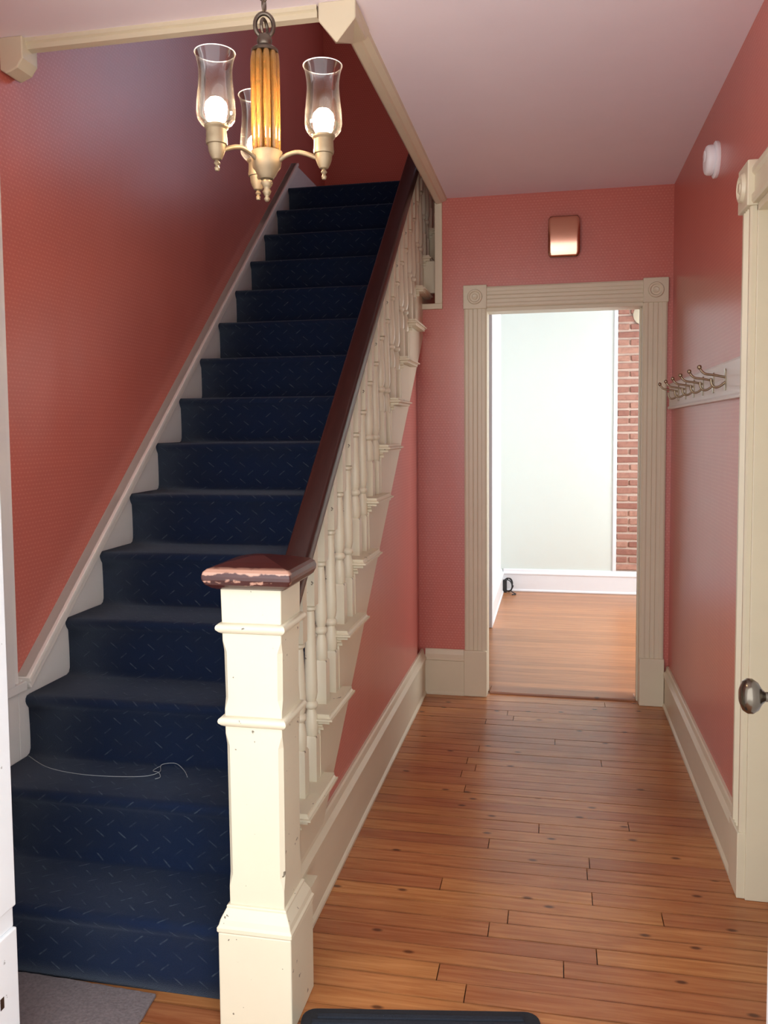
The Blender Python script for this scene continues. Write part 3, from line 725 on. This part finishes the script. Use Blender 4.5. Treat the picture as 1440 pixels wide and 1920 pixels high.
for k in range(3):
    d = Matrix.Rotation(2 * PI * k / 3, 3, 'Z') @ back; RA = .125
    ax, ay = CX0 + d.x * RA, CY0 + d.y * RA
    P = lambda r, zz: (CX0 + d.x * r, CY0 + d.y * r, zz)
    bm = NB(); tube(bm, spline([P(.026, 2.012), P(.045, 2.022), P(.066, 2.026), P(.088, 2.021), P(.112, 2.010)], 6), .0048, 10); obj('arm', bm, 'brass_antique', cd, smooth=True)
    bm = NB(); lathe(bm, [(.001, 1.966), (.004, 1.967), (.0055, 1.972), (.003, 1.977), (.0065, 1.981), (.0035, 1.987), (.009, 1.989), (.013, 1.996), (.0165, 2.006), (.0175, 2.017), (.0205, 2.018), (.0215, 2.024), (.0205, 2.030), (.0200, 2.046), (.0235, 2.050), (.0235, 2.054), (.004, 2.0545)], 24, (ax, ay, 0)); cu = obj('socket_cup', bm, 'brass_antique', cd, smooth='auto')
    bm = NB(); lathe(bm, [(.0105, 2.053), (.0105, 2.066), (.004, 2.067)], 16, (ax, ay, 0)); obj('socket', bm, 'socket_candle', cu, smooth='auto')
    bm = NB(); lathe(bm, [(.001, 2.062), (.009, 2.063), (.013, 2.067), (.0205, 2.075), (.0225, 2.086), (.0205, 2.097), (.0125, 2.106), (.001, 2.109)], 20, (ax, ay, 0)); obj('bulb', bm, 'bulb_glow', cd, smooth=True)
    # hurricane shade, thin closed glass wall
    out = [(.0225, 2.053), (.030, 2.057), (.0365, 2.066), (.0385, 2.080), (.0375, 2.100), (.0345, 2.130), (.0330, 2.150), (.0335, 2.165), (.0365, 2.182), (.0400, 2.192)]
    inn = [(r - .0014, zz) for r, zz in reversed(out)]
    bm = NB(); lathe(bm, out + [(.0402, 2.1935), (.0390, 2.1935)] + inn + [out[0]], 40, (ax, ay, 0), cap=False)
    bmesh.ops.remove_doubles(bm, verts=bm.verts, dist=1e-6)
    sh = obj('glass_shade', bm, 'shade_glass', cd, smooth=True)
    bm = NB(); tube(bm, [(ax + .0396 * math.cos(2*PI*i/40), ay + .0396 * math.sin(2*PI*i/40), 2.1935) for i in range(40)], .0011, 6, True); obj('rim', bm, 'shade_rim', sh, smooth=True)

# ================================================================== WALL-MOUNTED THINGS
# door chime
chm = empty('door_chime', (.043, YE, 2.44), 'copper coloured rounded door chime box above the doorway', 'door chime')
bm = NB(); x0, x1, z0, z1 = -.037, .122, 2.338, 2.545
# cover bowed in profile: top leans out, bottom curls back
def rrect(x0, x1, z0, z1, r, n=5):
    out = []
    for cx_, cz_, a0 in ((x1 - r, z0 + r, -PI/2), (x1 - r, z1 - r, 0), (x0 + r, z1 - r, PI/2), (x0 + r, z0 + r, PI)):
        for k in range(n + 1): t = a0 + PI / 2 * k / n; out.append((cx_ + r * math.cos(t), cz_ + r * math.sin(t)))
    return out
prism(bm, rrect(x0 + .004, x1 - .004, z0 + .004, z1 - .004, .014), 'Y', YE - .020, YE)
obj('back_box', bm, 'bronze_dark', chm, smooth='auto')
bm = NB(); N = 18
cols = [x0 + (x1 - x0) * i / 10 for i in range(11)]
rows = []
for j in range(N + 1):
    f = j / N; zz = z0 + (z1 - z0) * f
    yy = YE - .050 + .016 * (2 * f - 1) ** 2 * (1 if f < .5 else .6)
    ins = .012 * max(0, 1 - min(f, 1 - f) * 14)
    rows.append([bm.verts.new((x0 + ins + (x1 - x0 - 2 * ins) * i / 10, yy, zz)) for i in range(11)])
for j in range(N):
    for i in range(10): bm.faces.new((rows[j][i], rows[j][i+1], rows[j+1][i+1], rows[j+1][i]))
co = obj('cover', bm, 'copper_plate', chm, smooth=True); s_ = co.modifiers.new('thick', 'SOLIDIFY'); s_.thickness = .016; s_.offset = -1 if False else 1
tag(co, 'curved shiny copper cover')

# smoke detector on right wall
sd = empty('smoke_detector', (XR, 3.345, 2.44), 'round white smoke detector high on the pink wall', 'smoke detector')
Rm = Matrix.Rotation(-PI / 2, 3, 'Y')
bm = NB(); lathe(bm, [(.064, 0), (.066, .004), (.066, .012), (.062, .015), (.05, .016)], 36, (XR, 3.345, 2.44), Rm); obj('base_plate', bm, 'plastic_white', sd, smooth='auto')
bm = NB(); lathe(bm, [(.050, .0155), (.053, .018), (.0545, .024), (.0535, .036), (.049, .043), (.042, .046), (.028, .047), (.002, .0475)], 36, (XR, 3.345, 2.44), Rm); cv_ = obj('cover', bm, 'plastic_white', sd, smooth='auto')
bm = NB(); lathe(bm, [(.020, .046), (.020, .0492), (.016, .050), (.002, .050)], 20, (XR, 3.345, 2.455), Rm); obj('test_button', bm, 'plastic_white', cv_, smooth='auto')

# coat rack
cr = empty('coat_rack', (XR, 3.65, 1.61), 'white board with six double coat hooks on the pink wall', 'coat rack')
bm = NB(); prism(bm, [(XR, 1.560), (XR - .018, 1.560), (XR - .018, 1.668), (XR - .014, 1.676), (XR, 1.680)], 'Y', 2.78, 4.47)
obj('board', bm, 'skirt_white', cr)
bm = NB(); prism(bm, [(XR, 1.545), (XR - .022, 1.546), (XR - .026, 1.553), (XR - .022, 1.561), (XR, 1.562)], 'Y', 2.78, 4.47)
obj('bead', bm, 'skirt_white', cr)
def hook(y_):
    bx = XR - .018; z_ = 1.615
    bm = NB(); prism(bm, [(y_ - .012, z_ - .038), (y_ + .012, z_ - .038), (y_ + .015, z_ - .01), (y_ + .012, z_ + .028), (y_ + .006, z_ + .036), (y_ - .006, z_ + .036), (y_ - .012, z_ + .028), (y_ - .015, z_ - .01)], 'X', bx - .004, bx)
    h = obj('hook', bm, 'hook_nickel', cr, bevel=.001, seg=1)
    bm = NB(); tube(bm, spline([(bx, y_, z_ + .006), (bx - .035, y_, z_ + .014), (bx - .068, y_, z_ + .020), (bx - .084, y_, z_ + .036)], 5), .0042, 8)
    obj('upper_prong', bm, 'hook_bronze', h, smooth=True)
    bm = NB(); lathe(bm, [(.001, -.008), (.006, -.006), (.0082, 0), (.006, .006), (.001, .008)], 12, (bx - .086, y_, z_ + .042)); obj('tip', bm, 'hook_bronze', h, smooth=True)
    bm = NB(); tube(bm, spline([(bx, y_, z_ - .008), (bx - .020, y_, z_ - .024), (bx - .036, y_, z_ - .026), (bx - .046, y_, z_ - .014), (bx - .048, y_, z_ + .004)], 5), .0042, 8)
    obj('lower_prong', bm, 'hook_bronze', h, smooth=True)
for y_ in (3.03, 3.25, 3.47, 3.69, 3.91, 4.13): hook(y_)

# flue cover on the chimney
bm = NB(); Rf = Matrix.Rotation(PI / 2, 3, 'X')
lathe(bm, [(.084, 0), (.086, .004), (.080, .010), (.066, .012), (.060, .017), (.03, .021), (.001, .022)], 36, (.742, 7.5465, 2.424), Rf)
tag(obj('flue_cover', bm, 'cream', smooth='auto', origin=(.742, 7.5465, 2.424)), 'round cream flue cover on the brick chimney', 'flue cover')

# ================================================================== THINGS ON THE FLOOR
# doormat
ang = math.radians(9.5); mw, md = .585, .40
mt = empty('doormat', (-.315, 1.795, 0), 'dark ribbed doormat with rounded corners on the wood floor', 'doormat')
mt.location = (-.2895, 1.778, 0); mt.rotation_euler = (0, 0, ang)
bm = NB(); prism(bm, rrect(-mw/2, mw/2, -md/2, md/2, .035), 'Z', .0005, .0075); o = obj('rubber_border', bm, 'mat_rubber', bevel=.002); o.parent = mt
for k in range(17):
    yy = -md/2 + .03 + k * (md - .06) / 16; bm = NB()
    ins = .012 if k in (0, 16) else 0
    prism(bm, [(yy - .0085, .0074), (yy + .0085, .0074), (yy + .006, .0115), (yy - .006, .0115)], 'X', -mw/2 + .028 + ins, mw/2 - .028 - ins); o = obj('rib', bm, 'mat_pile'); o.parent = mt

# grey rug remnant with ragged edges
bm = NB(); pts = []
random.seed(3)
edge = [(-1.66, 1.918), (-1.42, 1.918), (-1.27, 1.916), (-1.13, 1.910), (-.998, 1.903)]
for (a, b) in zip(edge, edge[1:]):
    for k in range(8): t = k / 8; pts.append((a[0] + (b[0]-a[0])*t, a[1] + (b[1]-a[1])*t + random.uniform(-.003, .0005)))
pts.append(edge[-1])
for k in range(1, 20): t = k / 20; pts.append((-.998 + .006 * math.sin(9*t) + random.uniform(-.0025, .0025), 1.903 - .80 * t))
pts += [(-.998, 1.10), (-1.66, 1.10)]
prism(bm, pts[::-1], 'Z', .001, .010)
tag(obj('rug', bm, 'rug_grey', bevel=.002), 'grey carpet remnant with frayed edge before the bottom step', 'rug')

# loose string on the second step
zt2 = 2 * RISE + .0012
sp = [(-1.672, 2.372, zt2 + .002), (-1.55, 2.300, zt2), (-1.40, 2.272, zt2), (-1.236, 2.288, zt2 + .001), (-1.19, 2.325, zt2 + .003), (-1.205, 2.372, zt2 + .006), (-1.165, 2.386, zt2 + .008), (-1.12, 2.352, zt2 + .003), (-1.09, 2.312, zt2)]
bm = NB(); tube(bm, spline(sp, 8), .0010, 6)
tube(bm, spline([(-1.205, 2.372, zt2 + .004), (-1.215, 2.335, zt2 + .002), (-1.188, 2.318, zt2 + .005), (-1.172, 2.296, zt2 + .001), (-1.182, 2.282, zt2)], 6), .0010, 6)
tag(obj('loose_wire', bm, 'string_grey', smooth=True, origin=(-1.4, 2.28, 2 * RISE)), 'thin grey loose wire lying curled on a carpeted step', 'wire')

# coiled cable in the back room corner
cc = empty('coiled_cable', (-.40, 7.42, 0), 'small coil of black cable on the back room floor', 'cable')
bm = NB(); pts = []
for i in range(90):
    t = i / 89 * 2 * PI * 3.0; rr = .048 + .006 * math.sin(t * 1.7)
    pts.append((-.400 + rr * .75 * math.cos(t) + .006 * math.sin(t * .4), 7.47 + .012 * math.sin(t * .33) - .02 * (i / 89), .066 + rr * 1.15 * math.sin(t)))
tube(bm, pts, .0048, 6); obj('loops', bm, 'black_rubber', cc, smooth=True)
bm = NB(); tube(bm, spline([(-.372, 7.45, .012), (-.345, 7.40, .006), (-.33, 7.36, .006), (-.36, 7.33, .006)], 6), .005, 6); obj('cord_end', bm, 'black_rubber', cc, smooth=True)
obj('plug', B(((-.446, 7.44, .0), (-.412, 7.475, .115))), 'black_rubber', cc, bevel=.008)
